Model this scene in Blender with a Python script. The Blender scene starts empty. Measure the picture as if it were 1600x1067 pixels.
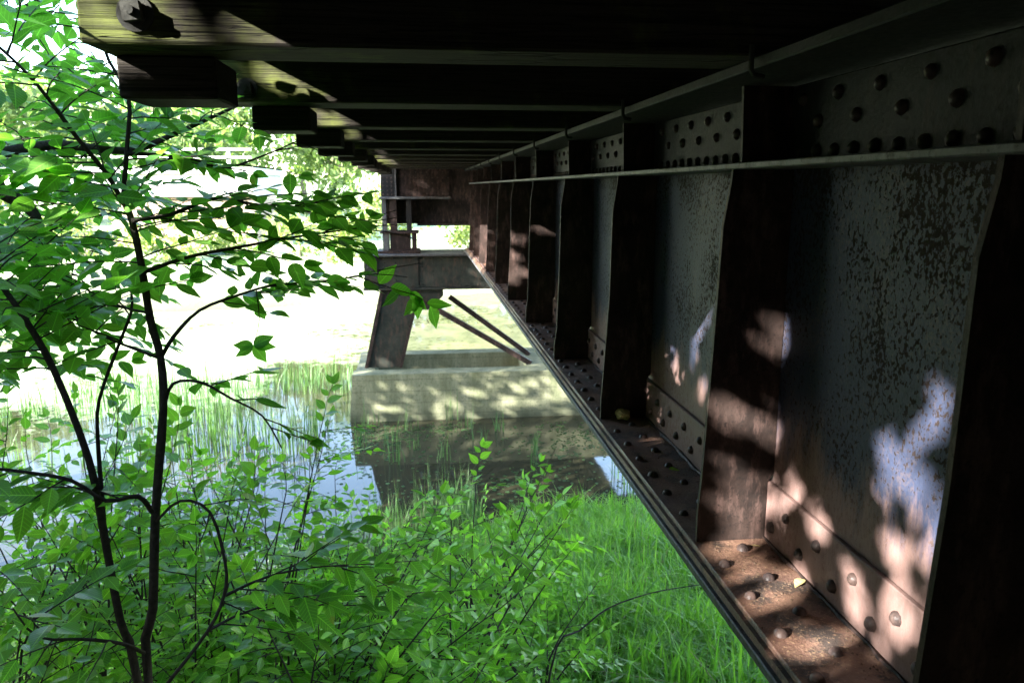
import bpy, math, random
import numpy as np
from mathutils import Vector, Matrix
R = math.radians
random.seed(7); rng = np.random.default_rng(7)
scene = bpy.context.scene
COL = scene.collection

# ------------------------------------------------------------------ camera, sky, sun, exposure
WATER = -3.75                       # camera at the origin of the bridge frame, 3.75 m above the pond
F = 1225.0; CX, CY = 800.0, 533.5   # lens in pixels of a 1600 px wide picture
TH = math.atan(241.5 / F); PS = math.atan(145 / F * math.cos(TH))
cd = bpy.data.cameras.new('camera'); cam = bpy.data.objects.new('camera', cd); COL.objects.link(cam)
cd.sensor_width = 22.2; cd.lens = F / 1600 * 22.2; cd.clip_start = .05; cd.clip_end = 3000
cam.rotation_euler = (math.pi / 2 - TH, 0, -PS)
cd.dof.use_dof = True; cd.dof.focus_distance = 2.1; cd.dof.aperture_fstop = 5.0
scene.camera = cam

SUN = Vector((-1.0, -.60, .50)).normalized()      # towards the sun
w = bpy.data.worlds.new('World'); scene.world = w; w.use_nodes = True
nt = w.node_tree; nt.nodes.clear()
sk = nt.nodes.new('ShaderNodeTexSky'); sk.sky_type = 'NISHITA'; sk.sun_disc = False
sk.sun_elevation = math.asin(SUN.z); sk.sun_rotation = math.atan2(SUN.x, SUN.y)
bg = nt.nodes.new('ShaderNodeBackground'); bg.inputs[1].default_value = .15
wo = nt.nodes.new('ShaderNodeOutputWorld')
nt.links.new(sk.outputs[0], bg.inputs[0]); nt.links.new(bg.outputs[0], wo.inputs[0])
sl = bpy.data.lights.new('sun', 'SUN'); sl.energy = 5.0; sl.angle = R(.53); sl.color = (1, .965, .91)
so = bpy.data.objects.new('sun', sl); COL.objects.link(so)
so.rotation_euler = SUN.to_track_quat('Z', 'Y').to_euler(); so.location = (-6, -4, 8)
vs = scene.view_settings; vs.view_transform = 'Standard'; vs.look = 'None'; vs.gamma = 1; vs.use_curve_mapping = False
vs.exposure = 3.6
scene.render.engine = 'CYCLES'

# ------------------------------------------------------------------ picture <-> place
def ray(u, v):
    r, d = (u - CX) / F, (v - CY) / F
    fw = math.cos(TH) - d * math.sin(TH); up = -math.sin(TH) - d * math.cos(TH)
    return Vector((r * math.cos(PS) + fw * math.sin(PS), -r * math.sin(PS) + fw * math.cos(PS), up))
def aX(u, v, x): d = ray(u, v); return d * (x / d.x)
def aY(u, v, y): d = ray(u, v); return d * (y / d.y)
def aZ(u, v, z): d = ray(u, v); return d * (z / d.z)
def proj(p):
    r = p[0] * math.cos(PS) - p[1] * math.sin(PS); fw = p[0] * math.sin(PS) + p[1] * math.cos(PS)
    zc = fw * math.cos(TH) - p[2] * math.sin(TH); up = fw * math.sin(TH) + p[2] * math.cos(TH)
    if zc < .05: return (-9999, -9999)
    return (CX + F * r / zc, CY - F * up / zc)

# ------------------------------------------------------------------ materials
class NT:
    def __init__(s, name):
        s.m = bpy.data.materials.new(name); s.m.use_nodes = True; s.t = s.m.node_tree; s.t.nodes.clear()
        s.out = s.n('ShaderNodeOutputMaterial')
    def n(s, k, **kw):
        x = s.t.nodes.new(k)
        for a, b in kw.items(): setattr(x, a, b)
        return x
    def l(s, a, b): s.t.links.new(a, b)
    def pos(s, scale=(1, 1, 1)):
        g = s.n('ShaderNodeNewGeometry'); m = s.n('ShaderNodeMapping'); m.inputs['Scale'].default_value = scale
        s.l(g.outputs['Position'], m.inputs[0]); return m.outputs[0]
    def noise(s, scale, detail=4, rough=.6, vec=None, dist=0):
        x = s.n('ShaderNodeTexNoise'); x.inputs['Scale'].default_value = scale; x.inputs['Detail'].default_value = detail
        x.inputs['Roughness'].default_value = rough; x.inputs['Distortion'].default_value = dist
        s.l(vec if vec is not None else s.pos(), x.inputs['Vector']); return x.outputs['Fac']
    def ramp(s, fac, stops):
        x = s.n('ShaderNodeValToRGB'); e = x.color_ramp.elements
        while len(e) < len(stops): e.new(.5)
        for q, (p, c) in zip(e, stops):
            q.position = p; q.color = (c, c, c, 1) if isinstance(c, (int, float)) else (*c, 1)
        s.l(fac, x.inputs[0]); return x.outputs[0]
    def mix(s, fac, a, b, blend='MIX'):
        x = s.n('ShaderNodeMix', data_type='RGBA', blend_type=blend)
        for i, v in ((0, fac), (6, a), (7, b)):
            if hasattr(v, 'is_linked'): s.l(v, x.inputs[i])
            elif i == 0: x.inputs[0].default_value = v
            else: x.inputs[i].default_value = (*v, 1)
        return x.outputs[2]
    def math(s, op, a, b=0, c=0):
        x = s.n('ShaderNodeMath', operation=op)
        for i, v in enumerate((a, b, c)):
            if hasattr(v, 'is_linked'): s.l(v, x.inputs[i])
            else: x.inputs[i].default_value = v
        return x.outputs[0]
    def sepz(s):
        g = s.n('ShaderNodeNewGeometry'); x = s.n('ShaderNodeSeparateXYZ'); s.l(g.outputs['Position'], x.inputs[0]); return x.outputs
    def pbsdf(s, col, rough=.6, spec=.4, metal=0, bump=None, bs=.3, bd=.01):
        p = s.n('ShaderNodeBsdfPrincipled')
        for k, v in (('Base Color', col), ('Roughness', rough), ('Specular IOR Level', spec), ('Metallic', metal)):
            if hasattr(v, 'is_linked'): s.l(v, p.inputs[k])
            else: p.inputs[k].default_value = (*v, 1) if k == 'Base Color' else v
        if bump is not None:
            b = s.n('ShaderNodeBump'); b.inputs['Strength'].default_value = bs; b.inputs['Distance'].default_value = bd
            s.l(bump, b.inputs['Height']); s.l(b.outputs[0], p.inputs['Normal'])
        s.l(p.outputs[0], s.out.inputs[0]); s.p = p; return s.m

def m_paint():
    t = NT('chipped_grey_paint')
    st = t.noise(14, 5, .7, t.pos((1, 1, .45)))
    chips = t.noise(84, 4, .7, t.pos((1, 1, .8)), .2); big = t.noise(3.3, 3, .55)
    a = t.math('ADD', t.math('MULTIPLY', chips, .72), t.math('MULTIPLY', big, .28))
    a = t.math('ADD', a, t.math('MULTIPLY', t.math('SUBTRACT', st, .5), .22))
    z = t.sepz()
    up = t.n('ShaderNodeMapRange'); up.inputs[1].default_value = -.12; up.inputs[2].default_value = .08; up.inputs[3].default_value = 0; up.inputs[4].default_value = .05
    t.l(z[2], up.inputs[0]); a = t.math('ADD', a, up.outputs[0])
    mk = t.ramp(a, [(.54, 0), (.555, 1)])
    paint = t.mix(t.noise(5, 4), (.017, .022, .042), (.027, .033, .056))
    paint = t.mix(t.ramp(t.noise(90, 3), [(.45, 0), (.7, .35)]), paint, (.014, .015, .024))
    paint = t.mix(t.ramp(t.math('ADD', t.math('MULTIPLY', t.noise(75, 4, .75), .6), t.math('MULTIPLY', t.noise(8, 4, .6, t.pos((1, 1, .4))), .4)), [(.50, 0), (.59, .5)]), paint, (.062, .046, .044))
    rust = t.mix(t.noise(30, 4), (.007, .006, .006), (.026, .017, .013))
    c = t.mix(mk, paint, rust)
    lo = t.n('ShaderNodeMapRange'); lo.inputs[1].default_value = -.45; lo.inputs[2].default_value = -.95; lo.inputs[3].default_value = 0; lo.inputs[4].default_value = 1
    t.l(z[2], lo.inputs[0])
    rs = t.noise(7, 6, .75, t.pos((1, 1, .25)))
    k = t.ramp(t.math('ADD', t.math('MULTIPLY', lo.outputs[0], .55), t.math('MULTIPLY', rs, .62)), [(.50, 0), (.62, 1)])
    pink = t.mix(t.noise(45, 5, .7, t.pos((1, 1, .3))), (.095, .052, .041), (.175, .120, .108))
    c = t.mix(k, c, pink)
    return t.pbsdf(c, t.ramp(mk, [(0, .5), (1, .85)]), .14, 0, t.math('SUBTRACT', t.noise(140, 3), t.math('MULTIPLY', mk, .8)), .35, .003)
def m_rust(name, a, b, c, rough=.55, spk=(.012, .010, .009)):
    t = NT(name)
    n1 = t.noise(6, 6, .7); n2 = t.noise(70, 4, .7); n3 = t.noise(22, 5, .7, t.pos((1, 1, .3)))
    col = t.mix(t.ramp(n1, [(.35, 0), (.65, 1)]), a, b)
    col = t.mix(t.ramp(n3, [(.5, 0), (.68, .8)]), col, c)
    col = t.mix(t.ramp(n2, [(.56, 0), (.68, .8)]), col, spk)
    return t.pbsdf(col, t.math('ADD', t.math('MULTIPLY', n2, .4), rough - .2), .12, 0, t.math('ADD', n2, t.noise(14, 3)), .45, .004)
def m_dirt():
    t = NT('rusty_flange_with_grit')
    n1 = t.noise(5, 6, .7); n2 = t.noise(120, 4, .75); n3 = t.noise(2.2, 3, .6)
    col = t.mix(t.ramp(n1, [(.4, 0), (.62, 1)]), (.085, .042, .028), (.16, .09, .06))
    col = t.mix(t.ramp(t.noise(9, 5, .7), [(.5, 0), (.6, .9)]), col, (.022, .016, .013))
    col = t.mix(t.ramp(n2, [(.55, 0), (.66, .8)]), col, (.26, .17, .10))
    return t.pbsdf(col, t.ramp(n3, [(.4, .32), (.6, .75)]), .5, 0, t.math('ADD', n2, t.math('MULTIPLY', n1, 2)), .7, .006)
def m_wood(name, moss):
    t = NT(name)
    g = t.noise(16, 6, .7, t.pos((.06, 1, 9)), .15); fine = t.noise(130, 3, .7, t.pos((.02, 1, 1)))
    base = t.mix(g, (.012, .010, .008), (.045, .038, .029))
    base = t.mix(t.ramp(fine, [(.48, 0), (.66, .8)]), base, (.009, .007, .006))
    ck = t.ramp(t.noise(5.5, 3, .5, t.pos((.22, 1, 11)), .6), [(.485, 0), (.5, 1), (.515, 0)])
    if moss:
        x = t.sepz()
        mr = t.n('ShaderNodeMapRange'); mr.inputs[1].default_value = -.25; mr.inputs[2].default_value = -.62; mr.inputs[3].default_value = -.12; mr.inputs[4].default_value = .22
        t.l(x[0], mr.inputs[0])
        k = t.ramp(t.math('ADD', mr.outputs[0], t.noise(6, 5, .65)), [(.45, 0), (.68, 1)])
        ms = t.mix(t.noise(24, 4, .7, t.pos((.15, 1, 4))), (.035, .048, .009), (.10, .11, .027))
        ms = t.mix(t.ramp(fine, [(.48, 0), (.64, .75)]), ms, (.03, .032, .012))
        base = t.mix(k, base, ms)
    base = t.mix(t.math('MULTIPLY', ck, .85), base, (.006, .005, .004))
    return t.pbsdf(base, .8, .14, 0, t.math('SUBTRACT', t.math('ADD', fine, t.math('MULTIPLY', g, .6)), t.math('MULTIPLY', ck, 2.0)), .8, .007)
def m_concrete(name, a, b, c):
    t = NT(name)
    st = t.noise(4, 6, .7, t.pos((1, 1, .22))); n = t.noise(26, 5, .7)
    col = t.mix(t.ramp(st, [(.35, 0), (.66, 1)]), a, b)
    col = t.mix(t.ramp(n, [(.52, 0), (.7, .75)]), col, c)
    z = t.sepz(); mr = t.n('ShaderNodeMapRange'); mr.inputs[1].default_value = WATER + .02; mr.inputs[2].default_value = WATER + .22; mr.inputs[3].default_value = .9; mr.inputs[4].default_value = 0
    t.l(z[2], mr.inputs[0])
    col = t.mix(t.math('MULTIPLY', mr.outputs[0], t.ramp(t.noise(8), [(.3, .5), (.6, 1)])), col, (.045, .05, .028))
    fr = t.math('FRACT', t.math('MULTIPLY', z[2], 5.2)); ln = t.math('LESS_THAN', fr, .07)
    vo = t.n('ShaderNodeTexVoronoi'); vo.inputs['Scale'].default_value = 22; t.l(t.pos(), vo.inputs['Vector'])
    pit = t.math('LESS_THAN', vo.outputs['Distance'], .16)
    col = t.mix(t.math('MULTIPLY', t.math('MAXIMUM', ln, pit), .35), col, tuple(q * .4 for q in a))
    return t.pbsdf(col, .85, .3, 0, t.math('SUBTRACT', n, t.math('ADD', t.math('MULTIPLY', ln, .6), t.math('MULTIPLY', pit, .6))), .5, .012)
def m_leaf(name, a, b, trans=.5, gloss=.35, veins=False):
    t = NT(name)
    g = t.n('ShaderNodeNewGeometry'); oi = t.n('ShaderNodeObjectInfo')
    rnd = t.math('FRACT', t.math('ADD', g.outputs['Random Per Island'], t.math('MULTIPLY', oi.outputs['Random'], 7.3)))
    col = t.mix(rnd, a, b)
    col = t.mix(t.ramp(t.noise(2.6, 2), [(.35, 0), (.65, .5)]), col, tuple(x * .72 for x in a))
    col = t.mix(t.ramp(t.noise(60, 3), [(.6, 0), (.75, .25)]), col, tuple(x * 1.35 for x in b))
    hgt = t.noise(55, 3)
    if veins:
        uvn = t.n('ShaderNodeUVMap', uv_map='blade'); sx = t.n('ShaderNodeSeparateXYZ'); t.l(uvn.outputs[0], sx.inputs[0])
        ay_ = t.math('ABSOLUTE', sx.outputs[1])
        mid = t.math('LESS_THAN', ay_, .014)
        w_ = t.math('FRACT', t.math('MULTIPLY', t.math('SUBTRACT', sx.outputs[0], t.math('MULTIPLY', ay_, .75)), 9.0))
        sv = t.math('MULTIPLY', t.math('LESS_THAN', t.math('ABSOLUTE', t.math('SUBTRACT', w_, .5)), .07), .55)
        vn = t.math('MAXIMUM', mid, sv)
        col = t.mix(t.math('MULTIPLY', vn, .45), col, tuple(min(1, x * 1.9) for x in b))
        tipn = t.ramp(t.noise(18, 3), [(.66, 0), (.72, .7)]); col = t.mix(tipn, col, (.20, .19, .05))
        hgt = t.math('SUBTRACT', hgt, t.math('MULTIPLY', vn, .9))
    p = t.n('ShaderNodeBsdfPrincipled'); t.l(col, p.inputs['Base Color']); p.inputs['Roughness'].default_value = gloss; p.inputs['Specular IOR Level'].default_value = .45
    b2 = t.n('ShaderNodeBump'); b2.inputs['Strength'].default_value = .25; b2.inputs['Distance'].default_value = .004; t.l(hgt, b2.inputs['Height']); t.l(b2.outputs[0], p.inputs['Normal'])
    tr = t.n('ShaderNodeBsdfTranslucent'); t.l(t.mix(1, col, (1.25, 1.5, .55), 'MULTIPLY'), tr.inputs[0])
    mx = t.n('ShaderNodeMixShader'); mx.inputs[0].default_value = trans
    t.l(p.outputs[0], mx.inputs[1]); t.l(tr.outputs[0], mx.inputs[2]); t.l(mx.outputs[0], t.out.inputs[0])
    return t.m
def m_plain(name, a, b, scale=8, rough=.8, bs=.4):
    t = NT(name); n = t.noise(scale, 5, .7)
    return t.pbsdf(t.mix(t.ramp(n, [(.3, 0), (.7, 1)]), a, b), rough, .3, 0, n, bs, .01)
def m_water():
    t = NT('pond_water')
    n = t.noise(.35, 5, .6); f = t.noise(3.5, 5, .7, None, .8)
    y = t.sepz()
    def mrange(src, a0, a1, b0, b1):
        q = t.n('ShaderNodeMapRange'); t.l(src, q.inputs[0])
        for i_, v_ in enumerate((a0, a1, b0, b1)): q.inputs[i_ + 1].default_value = v_
        return q.outputs[0]
    off = t.math('MAXIMUM', mrange(y[1], 14.3, 17, -.5, .10), t.math('ADD', mrange(y[1], 10.5, 14.5, -.4, .1), mrange(y[0], -3.2, -1.6, 0, -.6)))
    film = t.ramp(t.math('ADD', t.math('ADD', t.math('MULTIPLY', n, .5), t.math('MULTIPLY', f, .5)), off), [(.49, 0), (.6, 1)])
    p = t.n('ShaderNodeBsdfPrincipled'); p.inputs['Base Color'].default_value = (.028, .027, .015, 1); p.inputs['Roughness'].default_value = .04; p.inputs['IOR'].default_value = 1.33
    b = t.n('ShaderNodeBump'); b.inputs['Strength'].default_value = .05; b.inputs['Distance'].default_value = .02
    t.l(t.noise(5, 3, .5, t.pos((1, .5, 1))), b.inputs['Height']); t.l(b.outputs[0], p.inputs['Normal'])
    q = t.n('ShaderNodeBsdfPrincipled'); t.l(t.mix(mrange(y[0], -1.9, -.6, 0, 1), t.mix(t.noise(9, 4), (.20, .27, .09), (.36, .41, .27)), t.mix(t.ramp(t.noise(2.2, 5, .65, t.pos((1, .5, 1))), [(.35, 0), (.65, 1)]), (.060, .068, .024), (.135, .14, .06))), q.inputs['Base Color']); q.inputs['Roughness'].default_value = .6
    mx = t.n('ShaderNodeMixShader'); t.l(t.math('MULTIPLY', film, .8), mx.inputs[0]); t.l(p.outputs[0], mx.inputs[1]); t.l(q.outputs[0], mx.inputs[2]); t.l(mx.outputs[0], t.out.inputs[0])
    return t.m
def m_ground():
    t = NT('bank_soil_and_meadow')
    y = t.sepz()
    mr = t.n('ShaderNodeMapRange'); mr.inputs[1].default_value = 24; mr.inputs[2].default_value = 30; t.l(y[1], mr.inputs[0])
    soil = t.mix(t.noise(6, 5), (.035, .032, .018), (.075, .07, .035))
    mead = t.mix(t.noise(.5, 6, .7), (.20, .26, .12), (.38, .40, .27))  # far meadow is paled so the distant glare sits in its colour
    return t.pbsdf(t.mix(mr.outputs[0], soil, mead), .95, .2, 0, t.noise(7, 5), .6, .05)
M = dict(
    paint=m_paint(), rust=m_rust('dark_rusty_steel', (.012, .009, .008), (.036, .024, .020), (.085, .053, .045)),
    flange=m_dirt(), plate=m_rust('weathered_grey_steel', (.010, .011, .012), (.017, .016, .016), (.024, .017, .015)),  # plate is darkened: shade under the deck is put into its colour
    edge=m_rust('worn_steel_edge', (.05, .055, .058), (.10, .10, .10), (.05, .034, .027), .45),
    rivet=m_rust('rivet_steel', (.025, .02, .02), (.055, .036, .03), (.09, .06, .05), .4),
    wood=m_wood('mossy_tie_timber', True), wood2=m_wood('dark_tie_timber', False),
    iron=m_plain('bolt_iron', (.014, .015, .013), (.035, .034, .027), 40, .9),
    conc=m_concrete('mossy_concrete', (.085, .095, .05), (.20, .20, .125), (.05, .06, .025)),
    bconc=m_concrete('pale_concrete', (.42, .42, .40), (.55, .55, .52), (.36, .36, .33)),
    stone=m_plain('brown_stone', (.22, .16, .11), (.42, .33, .25), 3),
    pier=m_rust('green_grey_pier_steel', (.014, .017, .014), (.032, .034, .027), (.06, .036, .027), .6),
    bark=m_plain('dark_bark', (.016, .013, .011), (.055, .043, .034), 60, .85, .8),
    bark2=m_plain('grey_bark', (.07, .06, .05), (.16, .14, .12), 20, .9, .8),
    leaf=m_leaf('sapling_leaf', (.10, .27, .05), (.22, .47, .08), .65, .32, True),
    leaf2=m_leaf('shrub_leaf', (.135, .31, .045), (.27, .50, .08), .62, .32, True),
    leaf3=m_leaf('shade_tree_leaf', (.03, .075, .02), (.06, .12, .03), .3),
    far=m_leaf('far_tree_leaf', (.10, .16, .05), (.22, .28, .10), .45, .6),  # leaf colour paled to imitate the glare of the bright distance
    far2=m_leaf('far_bush_leaf', (.14, .19, .06), (.30, .33, .13), .45, .6),  # bush colour paled for the same distant glare
    grass=m_leaf('bank_grass_blade', (.10, .24, .035), (.23, .43, .065), .45, .5),
    reed=m_leaf('reed_blade', (.045, .105, .035), (.10, .18, .06), .4, .5),
    straw=m_plain('straw', (.16, .13, .06), (.32, .27, .13), 30),
    grit=m_plain('grit', (.03, .022, .016), (.17, .11, .07), 300),
    dead=m_plain('dead_leaf', (.25, .19, .07), (.45, .36, .17), 50),
    water=m_water(), ground=m_ground())

# ------------------------------------------------------------------ mesh helpers
class MB:
    def __init__(s): s.v = []; s.f = []
    def add(s, vs, fs):
        o = len(s.v); s.v += [tuple(p) for p in vs]; s.f += [tuple(o + i for i in q) for q in fs]; return s
    def box(s, x0, x1, y0, y1, z0, z1, b=0):
        x0, x1 = sorted((x0, x1)); y0, y1 = sorted((y0, y1)); z0, z1 = sorted((z0, z1))
        if b <= 0:
            return s.add([(x, y, z) for z in (z0, z1) for y in (y0, y1) for x in (x0, x1)],
                  [(0, 2, 3, 1), (4, 5, 7, 6), (0, 1, 5, 4), (2, 6, 7, 3), (0, 4, 6, 2), (1, 3, 7, 5)])
        # chamfered along every edge: hull of 24 points
        import bmesh
        bm = bmesh.new()
        for x, sx in ((x0, 1), (x1, -1)):
            for y, sy in ((y0, 1), (y1, -1)):
                for z, sz in ((z0, 1), (z1, -1)):
                    bm.verts.new((x, y + sy * b, z + sz * b)); bm.verts.new((x + sx * b, y, z + sz * b)); bm.verts.new((x + sx * b, y + sy * b, z))
        bmesh.ops.convex_hull(bm, input=bm.verts)
        bm.verts.index_update()
        s.add([v.co for v in bm.verts], [[v.index for v in f.verts] for f in bm.faces]); bm.free(); return s
    def prism(s, poly, axis, a, b):           # polygon in the two other axes, extruded along axis
        def P(p, t): return {'x': (t, p[0], p[1]), 'y': (p[0], t, p[1]), 'z': (p[0], p[1], t)}[axis]
        n = len(poly)
        return s.add([P(p, a) for p in poly] + [P(p, b) for p in poly],
                     [tuple(range(n)), tuple(range(2 * n - 1, n - 1, -1))] + [(i, i + n, (i + 1) % n + n, (i + 1) % n) for i in range(n)])
    def tube(s, pts, radii, n=7, cap=True):
        pts = [Vector(p) for p in pts]; rings = []; prev = None
        for i, p in enumerate(pts):
            d = (pts[min(i + 1, len(pts) - 1)] - pts[max(i - 1, 0)]).normalized()
            a = prev - d * prev.dot(d) if prev else d.orthogonal()
            if a.length < 1e-5: a = d.orthogonal()
            a.normalize(); prev = a; c = d.cross(a)
            r = radii[i] if hasattr(radii, '__len__') else radii
            rings.append([p + (a * math.cos(t) + c * math.sin(t)) * r for t in (2 * math.pi * k / n for k in range(n))])
        vs = [q for r in rings for q in r]; fs = []
        for i in range(len(rings) - 1):
            for k in range(n): fs.append((i * n + k, i * n + (k + 1) % n, (i + 1) * n + (k + 1) % n, (i + 1) * n + k))
        if cap: fs += [tuple(range(n - 1, -1, -1)), tuple((len(rings) - 1) * n + k for k in range(n))]
        return s.add(vs, fs)
    def dome(s, p, nrm, r, h=None, n=8):
        nrm = Vector(nrm).normalized(); a = nrm.orthogonal().normalized(); c = nrm.cross(a); p = Vector(p); h = h or r * .75
        vs = []
        for rr, hh in ((1, -.05), (.86, .5), (.45, .9)):
            vs += [p + (a * math.cos(2 * math.pi * k / n) + c * math.sin(2 * math.pi * k / n)) * r * rr + nrm * h * hh for k in range(n)]
        vs.append(p + nrm * h); fs = []
        for i in range(2):
            for k in range(n): fs.append((i * n + k, i * n + (k + 1) % n, (i + 1) * n + (k + 1) % n, (i + 1) * n + k))
        fs += [(2 * n + k, 2 * n + (k + 1) % n, 3 * n) for k in range(n)]
        return s.add(vs, fs)
    def mesh(s, name, m, smooth=False):
        me = bpy.data.meshes.new(name); me.from_pydata(s.v, [], s.f); me.materials.append(m); me.update()
        if smooth:
            me.shade_smooth()
        return me
    def build(s, name, m, parent=None, smooth=False):
        return put(name, s.mesh(name, m, smooth), parent)
def put(name, me, parent=None, loc=None, mat=None):
    o = bpy.data.objects.new(name, me); COL.objects.link(o)
    base = Vector(parent['_b']) if parent and '_b' in parent else None
    if parent: o.parent = parent
    if mat is not None:
        m = mat.copy()
        if base: m.translation = m.translation - base
        o.matrix_basis = m
    else:
        l = Vector(loc) if loc is not None else Vector((0, 0, 0))
        if base: l = l - base
        o.location = l
    return o
ROOTS = []
def thing(name, label, cat, base=(0, 0, 0), group=None):
    o = bpy.data.objects.new(name, None); COL.objects.link(o); o.location = base; o.empty_display_size = .1
    o['_b'] = tuple(base); ROOTS.append(o); return tag(o, label, cat, group)
def tag(o, label, cat=None, group=None, kind=None):
    if label: o['label'] = label
    if cat: o['category'] = cat
    if group: o['group'] = group
    if kind: o['kind'] = kind
    return o
def arr_mesh(name, V, Fc, m, smooth=False, uv=None):     # V (n,3), Fc (k, 3 or 4)
    me = bpy.data.meshes.new(name); me.vertices.add(len(V)); me.vertices.foreach_set('co', np.asarray(V, np.float32).ravel())
    k = Fc.shape[1]; me.loops.add(Fc.size); me.loops.foreach_set('vertex_index', Fc.astype(np.int32).ravel())
    me.polygons.add(len(Fc)); me.polygons.foreach_set('loop_start', np.arange(0, Fc.size, k, dtype=np.int32))
    me.update(calc_edges=True); me.materials.append(m)
    if uv is not None:
        me.uv_layers.new(name='blade').data.foreach_set('uv', np.asarray(uv, np.float32)[Fc.ravel()].ravel())
    if smooth: me.shade_smooth()
    return me

# ------------------------------------------------------------------ terrain and pond
def shore(x):
    x = np.asarray(x, float)
    return np.interp(x, [-60, -9, -5, -2.5, -1, .3, 1, 4, 60], [3, 4.2, 5.2, 6.0, 6.4, 7.6, 8.3, 8.5, 9])
def gz(x, y):
    x = np.asarray(x, float); y = np.asarray(y, float); s = shore(x)
    near = np.where(y < s, -1.75 - 2.0 * np.clip(y, 0, None) / s, WATER - (y - s) * .35)
    near = np.maximum(near, WATER - .9)
    fs = 27 + 3 * np.sin(x * .13) + np.clip(-x - 6, 0, 30) * .12
    far = np.clip(WATER - .9 + (y - fs + 3) * .3, None, WATER + .9 + np.clip(y - fs - 8, 0, 400) * .02)
    z = np.maximum(near, far)
    z = z + np.clip(-2.2 - y, 0, 5) * .5 * np.clip(1 - (x + 14) * 0, 0, 1)
    return z + .05 * np.sin(x * 1.9 + y * .7) * np.cos(y * 2.3 - x) * (np.abs(y - s) > .4)
ax = np.unique(np.concatenate([np.linspace(-400, -40, 24), np.linspace(-40, -8, 33), np.linspace(-8, 5, 66), np.linspace(5, 40, 36), np.linspace(40, 400, 24)]))
ay = np.unique(np.concatenate([np.linspace(-60, -4, 20), np.linspace(-4, 12, 81), np.linspace(12, 60, 49), np.linspace(60, 900, 40)]))
gx, gy = np.meshgrid(ax, ay); V = np.stack([gx, gy, gz(gx, gy)], -1).reshape(-1, 3)
nx, ny = len(ax), len(ay); ii = (np.arange(ny - 1)[:, None] * nx + np.arange(nx - 1)[None]).ravel()
tag(put('terrain', arr_mesh('terrain', V, np.stack([ii, ii + 1, ii + 1 + nx, ii + nx], 1), M['ground'], True)), None, kind='structure')
V = np.array([(-400, 2, WATER), (400, 2, WATER), (400, 60, WATER), (-400, 60, WATER)])
tag(put('pond_water', arr_mesh('pond_water', V, np.array([[0, 1, 2, 3]]), M['water'])), None, kind='structure')

# ------------------------------------------------------------------ plate girder
YE = 13.0; Y0 = -1.6
XW = .975                                   # face of the web that looks at the pond
g = thing('plate_girder', 'long riveted steel plate girder with chipped grey web running under the timber deck', 'girder', (1.0, 5.7, -1.05))
MB().box(XW, XW + .014, Y0, YE, -1.0, .25).build('web_plate', M['paint'], g)
bf = MB()
bf.box(.735, 1.23, Y0, YE, -1.022, -1.002)
bf = bf.build('bottom_flange', M['flange'], g)
MB().box(.722, 1.243, Y0 + .01, YE - .05, -1.046, -1.0225, .003).build('cover_plate', M['edge'], bf)
ba = MB().box(.745, XW - .001, Y0, YE - .01, -1.0015, -.986, .003).build('flange_angle', M['flange'], g)
tag(ba, 'rusty grit covered lower flange of the girder')
va = MB().box(XW - .016, XW - .0005, Y0, YE - .01, -.984, -.815, .003).build('flange_angle', M['paint'], g)
MB().box(1.0, 1.22, Y0, YE - .01, -1.0015, -.986).box(XW + .0145, XW + .03, Y0, YE - .01, -.985, -.815).build('flange_angle', M['flange'], g)
tf = MB().box(.73, 1.23, Y0, YE, .252, .276, .003).build('top_flange', M['plate'], g)
tv = MB().box(XW - .016, XW - .0005, Y0, YE - .01, .062, .251, .003).build('top_flange_angle', M['plate'], g)
led = MB().box(.805, XW - .001, Y0, YE - .01, .044, .0605, .003).build('ledge_angle', M['edge'], g)
STY = [-1.15, -.05, 1.03, 1.995, 3.2, 4.4, 5.65, 6.85, 8.05, 9.2, 10.3, 11.4, 12.4]
for i, y in enumerate(STY):
    j = lambda a: random.uniform(-a, a)
    poly = [(XW - .002, .0435), (.808, .0435), (.806, .01), (.79 + j(.004), -.10), (.782 + j(.004), -.45), (.768 + j(.004), -.80), (.758, -.90), (.758, -.9855), (XW - .018, -.9855), (XW - .018, -.815), (XW - .002, -.79)]
    s = MB().prism(poly, 'y', y, y + .013).build('stiffener', M['rust'], g)
    MB().box(XW - .012, XW - .0006, y + .0135, y + .085, -.80, .042, .002).build('web_leg', M['plate'], s)
    s2 = MB().prism([(XW - .018, .0615), (.83, .0615), (.825, .251), (XW - .018, .251)], 'y', y, y + .013).build('stiffener', M['rust'], g)
rv = [MB().dome((0, 0, 0), (0, 0, 1), .0168, .0145).mesh('rivet', M['rivet'], True), MB().dome((0, 0, 0), (-1, 0, 0), .0168, .0145).mesh('rivet', M['rivet'], True)]
spots = []
def stiff_clear(y): return all(abs(y - s - .006) > .03 for s in STY)
n = 0; y = Y0 + .05
while y < YE - .05:
    k = n % 2
    spots.append((0, (.785 if k else .87, y, -.986), ba))
    spots.append((1, (XW - .016, y + .02, -.873 if k else -.935), va))
    spots.append((1, (XW - .016, y, .155 if k else .212), tv))
    spots.append((1, (XW - .016, y + .0, .084), tv))
    y += .083; n += 1
spots = [s for s in spots if stiff_clear(s[1][1])]
def seen(p):
    u, v = proj(p); return -20 < u < 1620 and -20 < v < 1087
vis = sorted([s for s in spots if seen(s[1])], key=lambda s: s[1][1])
one = set(id(s) for s in vis[:290])
rest = {}
for s in spots:
    if id(s) in one:
        o = put('rivet', rv[s[0]], s[2], s[1]); o.scale = (random.uniform(.92, 1.08),) * 3
    else: rest.setdefault(s[2].name, (s[2], []))[1].append(s)
for par, ss in rest.values():
    b = MB()
    for s in ss: b.dome(s[1], ((0, 0, 1), (-1, 0, 0))[s[0]], .0168, .0145, 6)
    tag(b.build('rivets', M['rivet'], par, True), None, kind='stuff')
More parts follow.
